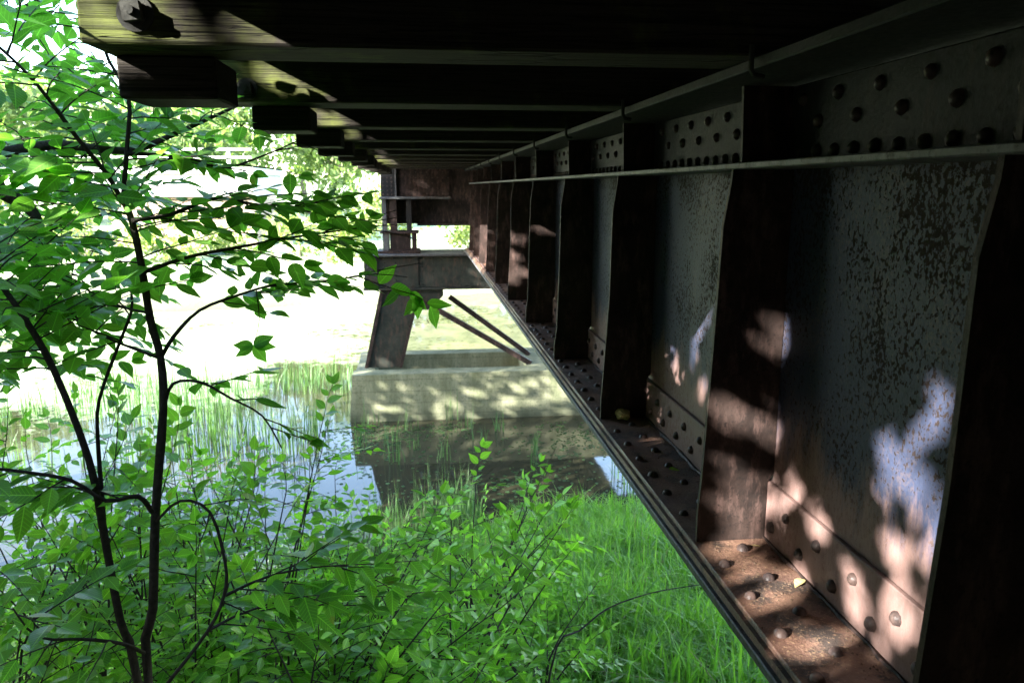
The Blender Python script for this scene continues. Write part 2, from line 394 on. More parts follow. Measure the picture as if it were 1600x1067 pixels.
# crust of scale along the joint of the lower flange
cr = MB(); y = Y0
pts = []
while y < 9: pts.append((XW - .020 + random.uniform(-.004, .004), y, -.984 + random.uniform(-.002, .004))); y += random.uniform(.03, .08)
cr.tube(pts, [random.uniform(.003, .009) for _ in pts], 5).build('rust_scale', M['rust'], ba)

# ------------------------------------------------------------------ ties with their hanging blocks
TY = [-1.5, -.42, .68] + [1.71 + 1.09 * k for k in range(26)]
TB = .2775; TT = .452
for i, y in enumerate(TY):
    j = lambda a: random.uniform(-a, a)
    x0 = -.655 + j(.015) 
    lab = 'timber tie laid across the girder with a block bolted under its end'
    if i < 3: lab = ('third', 'second', 'first')[i] + ' timber tie overhead on the near side of the mossy green tie'
    if 5 <= i <= 13: lab = ('second', 'third', 'fourth', 'fifth', 'sixth', 'seventh', 'eighth', 'ninth', 'tenth')[i - 5] + ' timber tie beyond the mossy green tie, with a block under its end'
    if i > 13: lab = 'timber tie of the next span beyond the cross girder'
    if i == 3: lab = 'mossy green timber tie end with a big square-nut bolt and round washer'
    if i == 4: lab = 'dark timber tie with a bolt, next after the mossy green tie end'
    t = thing('timber_tie', lab, 'tie', (1.0, y + .1, TB), 'timber ties across the girder')
    MB().box(x0, 4.7, y, y + .2, TB, TT, .006).build('beam', M['wood'], t)
    bx = -.645 + j(.012) if i < 4 else -.605 + j(.03)
    if i != 2: MB().box(bx, bx + .205 + j(.01), y + .135, y + .34, .19 + j(.006), TB - .001, .005).build('hanging_block', M['wood2'], t)
    wx, wz = (aY(212, 20, y).x, aY(212, 22, y).z) if i == 3 else (x0 + .11 + j(.02), TB + .045 + j(.01))
    wsh = MB()
    for rr, d0, d1 in ((.035, 0, .007), (.023, .007, .013)):
        wsh.tube([(wx, y - d0, wz), (wx, y - d1, wz)], rr, 20)
    wsh = wsh.build('washer', M['iron'], t)
    nut = MB(); c, s_ = math.cos(.12), math.sin(.12); q = .0175
    nut.prism([(wx + a * c - b * s_, wz + a * s_ + b * c) for a, b in ((-q, -q), (q, -q), (q, q), (-q, q))], 'y', y - .032, y - .0135)
    nut.tube([(wx, y - .034, wz), (wx, y - .044, wz)], .009, 12).build('nut', M['iron'], wsh)
    hb = MB().tube([(.715, y - .012, TB + .02), (.715, y - .012, TB - .03), (.722, y - .012, TB - .042), (.745, y - .012, TB - .046)], .006, 6)
    hb.build('hook_bolt', M['iron'], t)
dk = thing('plank_deck', 'dark plank deck lying on top of the timber ties', 'deck', (1.2, 6, TT + .001))
x = -.60
while x < 4.5:
    wd = random.uniform(.21, .25)
    MB().box(x, x + wd, -2.5, 31, TT + .001, TT + .055 + random.uniform(0, .006), .003).build('plank', M['wood2'], dk); x += wd + .006

# ------------------------------------------------------------------ pier: concrete base, steel bent, bearing, cross girder
c = thing('concrete_pier_base', 'mossy stained concrete footing standing in the dark pond water', 'footing', (1.5, 13.4, WATER))
def wall(x0, x1, y0, y1, zt, bat=.1, zb=WATER - .6):
    return MB().add([(x0 - bat, y0 - bat, zb), (x1 + bat, y0 - bat, zb), (x1 + bat, y1 + bat, zb), (x0 - bat, y1 + bat, zb), (x0, y0, zt), (x1, y0, zt), (x1, y1, zt), (x0, y1, zt)],
        [(3, 2, 1, 0), (4, 5, 6, 7), (0, 1, 5, 4), (1, 2, 6, 5), (2, 3, 7, 6), (3, 0, 4, 7)])
ZC = -2.98
wall(-1.14, 5.2, 12.5, 12.86, ZC).build('wall', M['conc'], c)
wall(-1.13, 5.2, 14.05, 14.4, ZC - .004, .1).build('wall', M['conc'], c)
MB().box(-1.11, -.80, 12.87, 14.04, WATER - .5, ZC - .008).build('wall', M['conc'], c)
MB().box(1.75, 5.15, 12.87, 14.04, WATER - .5, ZC - .01).build('wall', M['conc'], c)
MB().box(-.79, 1.74, 12.87, 14.04, WATER - .5, ZC - .38).build('trough_floor', M['conc'], c)
b = thing('steel_bent', 'weathered steel bent with cap beam, leaning post and two diagonal braces', 'bent', (0, 13.3, ZC))
cap = MB().box(-.93, 4.4, 13.02, 13.9, -1.64, -1.115, .004).build('cap_beam', M['pier'], b)
MB().box(-.97, 4.42, 12.93, 13.99, -1.114, -1.085, .003).build('top_plate', M['edge'], cap)
MB().box(-.95, 4.42, 12.96, 13.96, -1.67, -1.641, .003).build('bottom_plate', M['pier'], cap)
rb = MB()
for x in (-.86, -.60, -.42, .02, .2):
    for k in range(7): rb.dome((x, 13.02, -1.58 + k * .07), (0, -1, 0), .017, .012, 6)
for k in range(26): rb.dome((-.85 + k * .1, 13.02, -1.145), (0, -1, 0), .017, .012, 6); rb.dome((-.85 + k * .1, 13.02, -1.61), (0, -1, 0), .017, .012, 6)
tag(rb.build('rivets', M['pier'], cap, True), None, kind='stuff')
for x in (-.76, -.1): MB().box(x, x + .05, 12.985, 13.019, -1.638, -1.117).build('stiffener', M['pier'], cap)
# leaning post: a channel with two flanges
def post(yf, nm):
    p0 = [(-.98, ZC - .015), (-.40, ZC - .015), (-.06, -1.671), (-.68, -1.671)]
    po = MB().prism(p0, 'y', yf, yf + .03).build(nm, M['pier'], b)
    for a, d, wdt in ((0, 3, .06), (1, 2, .05)):
        q = [p0[a], (p0[a][0] + wdt, p0[a][1]), (p0[d][0] + wdt, p0[d][1]), p0[d]]
        MB().prism(q, 'y', yf - .045, yf - .001).build('post_flange', M['rust'], po)
    return po
post(13.08, 'post'); post(13.78, 'post')
MB().prism([(-.12, -1.67), (.36, -1.67), (.36, -1.78), (.12, -2.02), (-.05, -2.02)], 'y', 13.055, 13.07).build('gusset', M['pier'], b)
def bar(p, q, w_, y, nm='brace'):
    p, q = Vector(p), Vector(q); d = (q - p).normalized(); nrm = Vector((-d.y, d.x)) * w_ / 2
    o = MB().prism([p + nrm, p - nrm, q - nrm, q + nrm], 'y', y, y + .014).build(nm, M['rust'], b)
    nf = Vector((-d.y, d.x)) * (w_ / 2)
    MB().prism([p + nf, p + nf * .75, q + nf * .75, q + nf], 'y', y + .0145, y + .1).build('angle_leg', M['rust'], o)
p1, p2 = aY(655, 468, 13.04), aY(832, 581, 12.84)
bar((p1.x, p1.z), (p2.x, ZC - .002), .085, 13.03)
p1, p2 = aY(702, 464, 13.72), aY(828, 560, 13.7)
bar((p1.x, p1.z), (p2.x, ZC - .002), .085, 13.74)
k = thing('bearing_pedestal', 'small rusty box pedestal on the cap beam carrying the cross girder end', 'bearing', (-.35, 13.4, -1.084))
MB().box(-.72, .0, 13.12, 13.75, -1.084, -1.04, .004).build('base_plate', M['rust'], k)
MB().box(-.62, -.52, 13.2, 13.66, -1.039, -.76).build('side_plate', M['edge'], k)  # paler steel: sunlight on the lit side is put into the colour
MB().box(-.50, -.16, 13.24, 13.62, -1.039, -.76).build('core_block', M['rust'], k)
MB().box(-.14, -.06, 13.2, 13.66, -1.039, -.76).build('side_plate', M['rust'], k)
MB().box(-.66, -.02, 13.16, 13.7, -.759, -.725, .004).build('middle_plate', M['rust'], k)
MB().box(-.62, -.55, 13.2, 13.6, -.724, -.20).build('side_plate', M['edge'], k)  # lit side again carried by the paler steel colour
MB().box(-.49, -.38, 13.22, 13.6, -.724, -.20).build('web_plate', M['rust'], k)
MB().box(-.22, -.14, 13.2, 13.6, -.724, -.20).build('side_plate', M['plate'], k)
MB().box(-.66, .52, 13.15, 13.64, -.199, -.165, .004).build('top_plate', M['edge'], k)
x = thing('cross_girder', 'dark riveted cross girder closing the far end of the span', 'girder', (1.2, 13.5, -.6))
MB().box(-.63, 4.6, 13.645, 13.67, -.62, .44).build('web_plate', M['rust'], x)
MB().box(-.645, -.42, 13.60, 13.644, -.163, .44).build('end_plate', M['plate'], x)
MB().box(-.41, -.385, 13.53, 13.644, -.163, .44).build('stiffener', M['edge'], x)
MB().box(-.38, .52, 13.625, 13.644, -.163, .44).build('splice_plate', M['rust'], x)
MB().box(-.05, 4.6, 13.56, 13.78, -.65, -.621).build('bottom_flange', M['rust'], x)
rb = MB()
for a in range(3):
    for q in range(8): rb.dome((-.60 + a * .07, 13.60, -.13 + q * .07), (0, -1, 0), .014, .012, 6)
for a in range(10):
    for q in range(6): rb.dome((-.32 + a * .09, 13.625, -.12 + q * .09), (0, -1, 0), .014, .012, 6)
for a in range(32): rb.dome((.0 + a * .1, 13.645, -.57), (0, -1, 0), .016, .013, 6)
tag(rb.build('rivets', M['rivet'], x, True), None, kind='stuff')
for X_ in (-.40, 4.2):
    q = thing('next_span_girder', 'dark plate girder of the next span beyond the cross girder' + (' on its pond side' if X_ < 0 else ' on its far side'), 'girder', (X_, 22, -.6))
    MB().box(X_, X_ + .02, 13.70, 31, -.6, .255).build('web_plate', M['rust'], q)
    MB().box(X_ - .14, X_ + .16, 13.79, 31, .2555, .276).build('top_flange', M['rust'], q)
    MB().box(X_ - .14, X_ + .16, 13.79, 31, -.62, -.601).build('bottom_flange', M['rust'], q)
    for k in range(14): MB().box(X_ - .12, X_ - .001, 14.2 + k * 1.2, 14.22 + k * 1.2, -.6, .255).build('stiffener', M['rust'], q)
sh = thing('bearing_shoe', 'pale stepped bearing shoe between cap beam and girder end', 'bearing', (.98, 13.2, -1.084))
MB().box(.70, 1.26, 12.97, 13.5, -1.084, -1.066, .003).build('base_plate', M['edge'], sh)
MB().box(.76, 1.2, 12.98, 13.4, -1.0655, -1.047, .003).build('top_plate', M['edge'], sh)

a = thing('stone_bridge_seat', 'rough stone abutment carrying the near end of the girder behind the viewer', 'abutment', (1.4, -2.2, -3))
z = -3.0; i = 0
while z < .44:
    x_ = -.9 - (.35 if i % 2 else 0); zt = min(z + .40, .44)
    if z < -1.1 and zt > -1.05: zt = -1.05
    y1 = -1.35 if zt <= -1.0 else -1.75
    while x_ < 4.8:
        wd = random.uniform(.55, .95); MB().box(x_, x_ + wd - .012, -3.2, y1 + random.uniform(-.03, .0), z, zt - .012, .015).build('stone', M['stone'], a); x_ += wd
    z = zt; i += 1
# ------------------------------------------------------------------ foliage toolkit
def leaf_template(wd, fold, curl, asym=0):
    ts = [0, .07, .20, .38, .58, .80, 1.0]; ws = [0, .46, .86, 1.0, .84, .38, 0]
    v = [(0, 0, 0)]; f = []
    for t, q in list(zip(ts, ws))[1:-1]:
        z = -curl * t * t
        v += [(t, q * wd * (1 + asym), z + fold * q * wd), (t, 0, z), (t, -q * wd * (1 - asym), z + fold * q * wd)]
    v.append((1, 0, -curl)); e = len(v) - 1
    f += [(0, 2, 1), (0, 3, 2)]
    for k in range(4):
        a = 1 + 3 * k; f += [(a, a + 1, a + 4), (a, a + 4, a + 3), (a + 1, a + 2, a + 5), (a + 1, a + 5, a + 4)]
    a = 13; f += [(a, a + 1, e), (a + 1, a + 2, e)]
    return np.array(v, float), np.array(f)
LT = [leaf_template(.29, .22, .10), leaf_template(.26, .10, .16, .06), leaf_template(.31, .30, .05, -.05), leaf_template(.25, .14, -.05)]
LT_LOW = (np.array([(0, 0, 0), (.45, .3, .06), (.45, -.3, .06), (1, 0, -.05)], float), np.array([(0, 2, 1), (1, 2, 3)]))
def frames(D, N):
    D = D / np.linalg.norm(D, axis=1, keepdims=True); Yv = np.cross(N, D); Yv /= np.linalg.norm(Yv, axis=1, keepdims=True) + 1e-9
    return np.stack([D, Yv, np.cross(D, Yv)], 2)
def leaves_mesh(name, P, D, N, L, mat, low=False):
    if len(P) == 0: return None
    A = frames(np.asarray(D, float), np.asarray(N, float)); Vs = []; Fs = []; Us = []; o = 0
    tpl = [LT_LOW] if low else LT; which = np.arange(len(P)) % len(tpl)
    for k, (tv_, tf_) in enumerate(tpl):
        m = which == k
        if not m.any(): continue
        W = np.einsum('nij,vj->nvi', A[m], tv_) * np.asarray(L)[m][:, None, None] + np.asarray(P)[m][:, None, :]
        Vs.append(W.reshape(-1, 3)); nn = m.sum(); Us.append(np.tile(tv_[:, :2], (nn, 1)))
        Fs.append((tf_[None] + (np.arange(nn) * len(tv_))[:, None, None]).reshape(-1, 3) + o); o += nn * len(tv_)
    return arr_mesh(name, np.concatenate(Vs), np.concatenate(Fs), mat, not low, np.concatenate(Us))
LEAFM = {}
def leaf_mesh(mat, k):
    if (mat.name, k) not in LEAFM:
        me = arr_mesh('leaf', LT[k][0], LT[k][1], mat, True, LT[k][0][:, :2]); LEAFM[mat.name, k] = me
    return LEAFM[mat.name, k]
def rv3(a=1): return Vector((random.gauss(0, a), random.gauss(0, a), random.gauss(0, a)))
class Plant:
    def __init__(s, leaf=.075): s.tr = []; s.tw = []; s.P = []; s.D = []; s.N = []; s.L = []; s.leaf = leaf
    def lf(s, p, d, n, l):
        if (p[0] > -.52 and p[2] > .04) or (p[0] > -.15 and p[2] > -.28): return      # nothing grows up into the deck
        s.P.append(tuple(p)); s.D.append(tuple(d)); s.N.append(tuple(n)); s.L.append(l)
    def spray(s, p, d, L, n=None, up=None, r=.0022, tilt=.35):
        p = Vector(p); d = Vector(d).normalized(); up = (Vector((0, 0, 1)) + rv3(tilt)) if up is None else up
        n = n or max(3, int(L / (s.leaf * .46))); pts = [p.copy()]; st = L / n; side = random.choice((-1, 1))
        for k in range(n):
            d = (d + Vector((0, 0, -.035)) + rv3(.05)).normalized(); p = p + d * st; pts.append(p.copy())
            sd = d.cross(up).normalized() * side; side = -side
            ld = (d * random.uniform(.45, .9) + sd * random.uniform(.7, 1) + Vector((0, 0, random.uniform(-.35, .05)))).normalized()
            l = s.leaf * random.uniform(.65, 1.25) * (.75 + .35 * math.sin(math.pi * (k + 1) / (n + 1)))
            s.lf(p + ld * .004, ld, up.normalized() + rv3(.22), l)
        s.lf(p, d, up.normalized() + rv3(.2), s.leaf * random.uniform(.7, 1.1))
        s.tw.append((pts, [r * (1 - .6 * k / len(pts)) for k in range(len(pts))]))
    def limb(s, pts, r0, r1, trunk=True, n=3):
        pts = [Vector(p) for p in pts]; out = []
        for i in range(len(pts) - 1):            # catmull-rom
            a, b, c_, d = pts[max(i - 1, 0)], pts[i], pts[i + 1], pts[min(i + 2, len(pts) - 1)]
            for k in range(n):
                t = k / n; out.append(.5 * ((2 * b) + (c_ - a) * t + (2 * a - 5 * b + 4 * c_ - d) * t * t + (3 * b - a - 3 * c_ + d) * t ** 3))
        out.append(pts[-1]); m = len(out) - 1
        rr = [(r0 + (r1 - r0) * i / m) * random.uniform(.93, 1.07) for i in range(m + 1)]
        (s.tr if trunk else s.tw).append((out, rr)); return out
    def along(s, pts, t0, t1, n, L, spread=1.0, out=None):
        for k in range(n):
            t = t0 + (t1 - t0) * (k + random.random()) / n; q = t * (len(pts) - 1); i = min(int(q), len(pts) - 2)
            p = pts[i].lerp(pts[i + 1], q - i); ax_ = (pts[i + 1] - pts[i]).normalized()
            d = rv3(1); d = (d - ax_ * d.dot(ax_)).normalized() * spread + ax_ * .6; d.z *= .5
            if out is not None: d += Vector(out)
            s.spray(p, d, L * random.uniform(.6, 1.25))
    def build(s, name, label, cat, base, mat, bark, group=None, indiv=300, low=False, nside=8):
        o = thing(name, label, cat, base, group)
        b_ = MB()
        for p, r in s.tr: b_.tube(p, r, nside)
        if s.tr: b_.build('trunk', bark, o, True).location = -Vector(base)
        b_ = MB()
        for p, r in s.tw: b_.tube(p, r, 5 if not low else 4)
        if s.tw: b_.build('branches', bark, o, True).location = -Vector(base)
        P, D, N, L = (np.array(q) for q in (s.P, s.D, s.N, s.L))
        ids = []
        if indiv:
            sc = []
            for i in range(len(P)):
                u, v = proj(P[i])
                if -10 < u < 1610 and -10 < v < 1077: sc.append((-L[i] / max(np.linalg.norm(P[i]), .2), i))
            ids = [i for _, i in sorted(sc)[:indiv]]
            A = frames(D[ids], N[ids]) if ids else []
            for a, i in zip(A, ids):
                m = Matrix(((*(a[0] * L[i]), P[i][0]), (*(a[1] * L[i]), P[i][1]), (*(a[2] * L[i]), P[i][2]), (0, 0, 0, 1)))
                put('leaf', leaf_mesh(mat, i % 4), o, mat=m)
        keep = np.ones(len(P), bool); keep[ids] = False
        if keep.any():
            q = put('foliage', leaves_mesh('foliage', P[keep], D[keep], N[keep], L[keep], mat, low), o); q.location = -Vector(base); q['kind'] = 'stuff'
        return o
def px(l, y, dy=0): return [aY(u, v, y + dy * i / max(1, len(l) - 1)) for i, (u, v) in enumerate(l)]

# ------------------------------------------------------------------ the two stemmed sapling
S = Plant(.068)
gb = float(gz(-.72, 2.0)); root = (-.72, 2.03, gb)
t1 = S.limb([(-.71, 2.04, gb - .05)] + px([(232, 1067), (239, 950), (243, 800), (255, 640), (251, 560), (235, 500), (222, 420), (206, 345), (192, 312)], 2.03, .05), .0135, .008)
t2 = S.limb([(-.74, 2.02, gb - .05)] + px([(216, 1067), (188, 970), (160, 820), (138, 715), (85, 580), (40, 500), (-10, 430), (-80, 340)], 2.0, -.12), .0125, .0055)
t3 = S.limb(px([(163, 820), (153, 690), (155, 625), (185, 540), (205, 488), (205, 455)], 1.98, .15), .006, .003)
u1 = S.limb(px([(192, 312), (198, 235), (201, 150), (170, 95), (150, 30), (130, -40)], 2.08, .05), .0065, .0025)
u2 = S.limb(px([(192, 315), (165, 270), (120, 215), (60, 135), (0, 75), (-60, 30)], 2.08, -.2), .007, .0025)
r1 = S.limb(px([(250, 562), (272, 525), (312, 485), (370, 462), (430, 445), (500, 440), (560, 432)], 2.06, .35), .006, .002, False)
r2 = S.limb(px([(256, 640), (270, 600), (312, 597), (360, 622), (410, 650), (440, 700)], 2.06, .1), .0055, .002, False)
r3 = S.limb(px([(224, 425), (300, 400), (380, 385), (450, 372), (520, 362), (565, 354)], 2.06, .4), .006, .002, False)
r4 = S.limb(px([(206, 345), (270, 335), (340, 310), (420, 325), (480, 330)], 2.06, .3), .006, .002, False)
r5 = S.limb(px([(199, 240), (280, 245), (350, 262), (420, 240), (475, 215)], 2.08, .25), .005, .0015, False)
r6 = S.limb(px([(238, 800), (215, 775), (165, 782), (110, 750), (20, 735), (-40, 730)], 2.0, -.25), .007, .003, False)
r7 = S.limb(px([(244, 815), (282, 782), (328, 800), (352, 880), (350, 930), (325, 985), (262, 1067)], 2.0, -.12), .0035, .005, False)
r8 = S.limb(px([(352, 930), (420, 900), (500, 885), (600, 880)], 1.95, .3), .0045, .0015, False)
r9 = S.limb(px([(325, 985), (400, 950), (500, 945), (590, 905)], 1.92, .35), .004, .0015, False)
r10 = S.limb(px([(225, 1020), (190, 1005), (130, 998), (60, 995), (20, 950)], 1.95, -.2), .006, .002, False)
r11 = S.limb(px([(250, 560), (150, 520), (100, 480), (60, 470)], 2.02, .2), .004, .0015, False)
r12 = S.limb(px([(235, 490), (190, 480), (150, 470), (120, 430), (60, 420)], 2.05, .3), .004, .0015, False)
E_, W_, B_ = (.9, .3, 0), (-.9, 0, 0), (0, .8, .1)
S.along(r1, .35, 1, 11, .20, .55, (.5, .1, 0)); S.along(r3, .1, 1, 17, .22, .6, (.4, .1, 0)); S.along(r4, .1, 1, 15, .22, .6, (.3, .1, .1)); S.along(r5, .1, .9, 9, .16, .6, (.3, .1, 0))
S.along(r2, .3, 1, 5, .16, .7); S.along(r6, .2, 1, 8, .22); S.along(r7, .1, .7, 3, .18); S.along(r8, .1, 1, 9, .22, .7, (.2, 0, .1)); S.along(r9, .1, 1, 10, .22, .7, (.2, 0, .1)); S.along(r10, .2, 1, 6, .2)
S.along(t1, .78, 1, 11, .24); S.along(t2, .62, 1, 19, .26); S.along(u1, .1, 1, 19, .24); S.along(u2, .05, 1, 24, .24); S.along(t3, .6, 1, 3, .16); S.along(r11, .2, 1, 10, .2); S.along(r12, .2, 1, 14, .22)
for (u, v) in ((600, 445), (655, 470)):
    pass
tip = S.limb(px([(560, 432), (610, 450), (650, 462), (672, 478)], 2.41, .05), .002, .0012, False)
for q, (du, dv) in zip(tip[2:], ((12, -14), (20, 6), (-10, 10), (18, 16), (4, 30), (-16, 14), (22, 4), (8, 26))):
    S.lf(q, Vector((du, 6, -dv)), (0.2, -.6, .7), .085)
hang = S.limb(px([(400, 452), (405, 500), (396, 540)], 2.2, 0), .0018, .001, False)
for du, dv in ((-26, -2), (22, -10), (-22, 14), (14, 22), (26, 2)): S.lf(hang[-1], Vector((du, 4, -dv)), (.1, -.8, .5), .062)
S.build('sapling', 'young sapling with two slim dark stems and drooping toothed leaves beside the girder', 'sapling', root, M['leaf'], M['bark'])

# second small tree reaching in from the left
S = Plant(.068)
b0 = (-1.95, 2.5, float(gz(-1.95, 2.5)))
k0 = S.limb([b0, (-1.9, 2.5, -1.2), (-1.75, 2.5, -.5)] + px([(-60, 270), (0, 298), (45, 325), (62, 350)], 2.45, -.1), .04, .012)
k1 = S.limb([(-1.75, 2.5, -.5), (-1.72, 2.5, -.05)] + px([(-60, 250), (0, 240), (90, 226), (200, 236), (280, 206), (370, 166)], 2.5, .15), .028, .004)
k2 = S.limb([(-1.72, 2.5, -.05)] + px([(-120, 130), (-60, 60), (20, 20), (110, -20)], 2.5, .2), .02, .004)
k3 = S.limb([(-1.85, 2.5, -.9)] + px([(-150, 560), (-60, 520), (10, 480), (70, 430), (150, 400)], 2.55, .3), .012, .003, False)
k4 = S.limb([(-1.75, 2.5, -.5)] + px([(-60, 400), (20, 390), (100, 350), (190, 330)], 2.6, .4), .010, .003, False)
S.along(k1, .3, .97, 20, .28); S.along(k2, .2, 1, 19, .28); S.along(k3, .25, 1, 16, .26); S.along(k4, .2, 1, 15, .26); S.along(k0, .6, 1, 8, .26)
for k in range(32):
    p = aY(random.uniform(-40, 190), random.uniform(-20, 250), random.uniform(2.3, 3.1)); S.spray(p, (random.uniform(-.2, 1), random.uniform(-.5, .5), random.uniform(-.3, .2)), .28)
for k in range(30):
    p = aY(random.uniform(-40, 190), random.uniform(260, 620), random.uniform(2.5, 3.0)); S.spray(p, (random.uniform(.2, 1), random.uniform(-.5, .5), random.uniform(-.3, .2)), .24)
S.build('leaning_tree', 'leaning dark limbed tree reaching its leafy branches across behind the sapling', 'tree', b0, M['leaf'], M['bark'])

# ------------------------------------------------------------------ shrubs on the bank
def shrub(x, y, h, lean, stems, per, leaf, label, seed, spread=.45, mat='leaf2'):
    random.seed(seed); S = Plant(leaf * .88); z0 = float(gz(x, y)); base = (x, y, z0)
    for k in range(stems):
        a = 2 * math.pi * (k + random.random()) / stems; rr = spread * random.uniform(.4, 1.1); hh = h * random.uniform(.55, 1.05)
        e = Vector((x + rr * math.cos(a) + lean[0], y + rr * math.sin(a) + lean[1], z0 + hh))
        m_ = Vector((x + .3 * rr * math.cos(a) + .2 * lean[0], y + .3 * rr * math.sin(a) + .2 * lean[1], z0 + hh * .55)) + rv3(.03)
        l = S.limb([(x + random.uniform(-.06, .06), y + random.uniform(-.06, .06), z0 - .03), m_, e], .0075, .002, k < 4)
        S.along(l, .3, 1, per, .24, .9, (.15 * math.cos(a), .15 * math.sin(a), .05)); S.spray(e, e - m_, .2)
    S.build('leafy_shrub', label, 'shrub', base, M[mat], M['bark'], nside=6)
SH = [(-1.35, 3.2, 1.8, (.0, 0), 15, 8, .075, 'broad bright green shrub on the bank behind the sapling stems'),
      (-.74, 3.35, 1.68, (.05, 0), 15, 8, .07, 'tall bright green shrub between the sapling and the concrete footing'),
      (-1.9, 3.9, 1.8, (0, 0), 14, 8, .075, 'bright green shrub under the leaning tree by the water'),
      (-.35, 2.7, .98, (.15, 0), 12, 7, .072, 'low spreading shrub with broad leaves at the right foot of the sapling'),
      (.12, 3.1, 1.02, (.05, 0), 11, 6, .072, 'leafy shrub in front of the grass below the girder'),
      (.28, 3.9, 1.16, (.05, 0), 8, 6, .075, 'upright light green shrub rising over the grass at the water edge'),
      (-.95, 2.35, .75, (.1, 0), 10, 6, .07, 'small dark shrub crowding the foot of the sapling'),
      (-1.3, 2.3, .95, (0, 0), 10, 6, .08, 'dim shrub on the bank left of the sapling stems'),
      (-.1, 2.35, .55, (.1, 0), 9, 6, .075, 'lowest shrub with glossy leaves nearest the girder flange'),
      (-.55, 4.6, 1.0, (0, 0), 9, 6, .065, 'fine leaved shrub at the pond edge beyond the sapling'),
      (-.98, 3.0, 1.5, (.0, 0), 14, 8, .075, 'leafy shrub standing between the two sapling stems and the pond'),
      (-.2, 3.6, 1.05, (.0, 0), 12, 7, .07, 'light green shrub between the tall bright shrub and the grass'),
      (-.6, 2.5, .8, (.1, 0), 12, 7, .078, 'broad leaved shrub right at the foot of the sapling'),
      (-1.7, 2.9, 1.55, (.1, 0), 14, 8, .08, 'dense shrub at the foot of the leaning tree'),
      (-1.1, 3.7, 1.55, (0, 0), 16, 9, .06, 'dense small leaved shrub hiding the pond edge behind the sapling stems'),
      (-.45, 4.0, 1.25, (0, 0), 16, 9, .06, 'bushy light green shrub at the pond edge before the dark water'),
      (-1.55, 4.4, 1.5, (0, 0), 16, 9, .06, 'small leaved shrub at the reeds beyond the leaning tree'),
      (-.3, 3.1, .95, (.1, 0), 15, 9, .06, 'compact shrub between the low spreading shrub and the grass'),
      (-.85, 2.75, 1.0, (0, 0), 15, 9, .062, 'thick small leaved shrub just behind the foot of the sapling'),
      (.45, 4.5, .75, (0, 0), 9, 6, .06, 'low weedy shrub growing up through the bank grass'),
      (.55, 3.5, .55, (0, 0), 9, 6, .06, 'leafy weed low in the grass under the arching cane'),
      (-2.3, 4.9, 1.2, (0, 0), 10, 6, .07, 'rounded shrub on the far left of the pond edge')]
for i, a in enumerate(SH): shrub(*a, 100 + i)
random.seed(31)
S = Plant(.05); p0 = aY(760, 930, 3.6); z0 = float(gz(p0.x, 3.6))
S.limb([(p0.x, 3.6, z0)] + px([(770, 900), (800, 850), (825, 790), (850, 740), (868, 700)], 3.6, .1), .005, .0015)
S.build('bare_twig', 'thin bare dead twig standing up against the dark water', 'twig', (p0.x, 3.6, z0), M['leaf'], M['bark'], indiv=0) if False else None
tw = thing('bare_twig', 'thin bare dead twig standing up against the dark water', 'twig', (p0.x, 3.6, z0))
MB().tube([Vector(q) - Vector((0, 0, 0)) for q in S.tr[0][0]], S.tr[0][1], 6).tube(px([(868, 700), (858, 722), (850, 740)], 3.6), .0015, 5).build('stem', M['bark'], tw, True).location = -Vector((p0.x, 3.6, z0))
al = px([(870, 1010), (905, 985), (950, 950), (1010, 928), (1060, 918), (1130, 908)], 2.6, .3)
zb = float(gz(al[0].x - .1, 2.6)); cn = thing('arching_cane', 'slender brown cane arching over the grass towards the flange', 'cane', (al[0].x - .1, 2.6, zb))
c_ = Plant(); pts = c_.limb([(al[0].x - .1, 2.6, zb), (al[0].x - .06, 2.6, (zb + al[0].z) / 2)] + al, .005, .0015)
MB().tube(pts, c_.tr[0][1], 6).build('stem', M['bark'], cn, True).location = -Vector((al[0].x - .1, 2.6, zb))

# ------------------------------------------------------------------ grass, reeds, floating weed
def blades(n, xy, hmin, hmax, wd, lean, mat, name, label, cat, zf=None, seg=4):
    x, y = xy(n); z = gz(x, y) if zf is None else np.full(len(x), zf); n = len(x)
    a = rng.uniform(0, 2 * np.pi, n); h = rng.uniform(hmin, hmax, n) * rng.uniform(.7, 1.1, n) * (.85 + .3 * np.sin(x * 4.1 + 1.3 * np.sin(y * 3.3)) * np.sin(y * 4.7 + x)); b = rng.normal(0, lean, n) + lean * .6
    wv = wd * rng.uniform(.6, 1.3, n); d = np.stack([np.cos(a), np.sin(a), 0 * a], 1); s_ = np.stack([-np.sin(a), np.cos(a), 0 * a], 1)
    tw_ = rng.uniform(-1.2, 1.2, n); s_ = s_ * np.cos(tw_)[:, None] + d * np.sin(tw_)[:, None]
    V = []
    for k in range(seg + 1):
        t = k / seg; hz = h * (t - .35 * np.abs(b) * t ** 2.5)
        c = np.stack([x, y, z - .02 + hz], 1) + d * (b * h * t ** 2)[:, None]
        q = wv * (1 - t ** 1.8) * .5 + .0004
        V += [c - s_ * q[:, None], c + s_ * q[:, None]]
    V = np.stack(V, 1).reshape(-1, 3); m = 2 * (seg + 1)
    f0 = np.array([(2 * k, 2 * k + 1, 2 * k + 3, 2 * k + 2) for k in range(seg)])
    Fc = (f0[None] + (np.arange(n) * m)[:, None, None]).reshape(-1, 4)
    o = put(name, arr_mesh(name, V, Fc, mat, True)); tag(o, label, cat, kind='stuff'); return o
def bank(n):
    x = rng.uniform(-2.6, 2.6, n); y = rng.uniform(2.6, 8.6, n); ok = (y < shore(x) + .05 + .12 * np.sin(x * 5)) & (x > -.62 * y) & (y > 2.6)
    dens = np.where(x > -.4, 1, .45); ok &= rng.random(n) < dens
    return x[ok], y[ok]
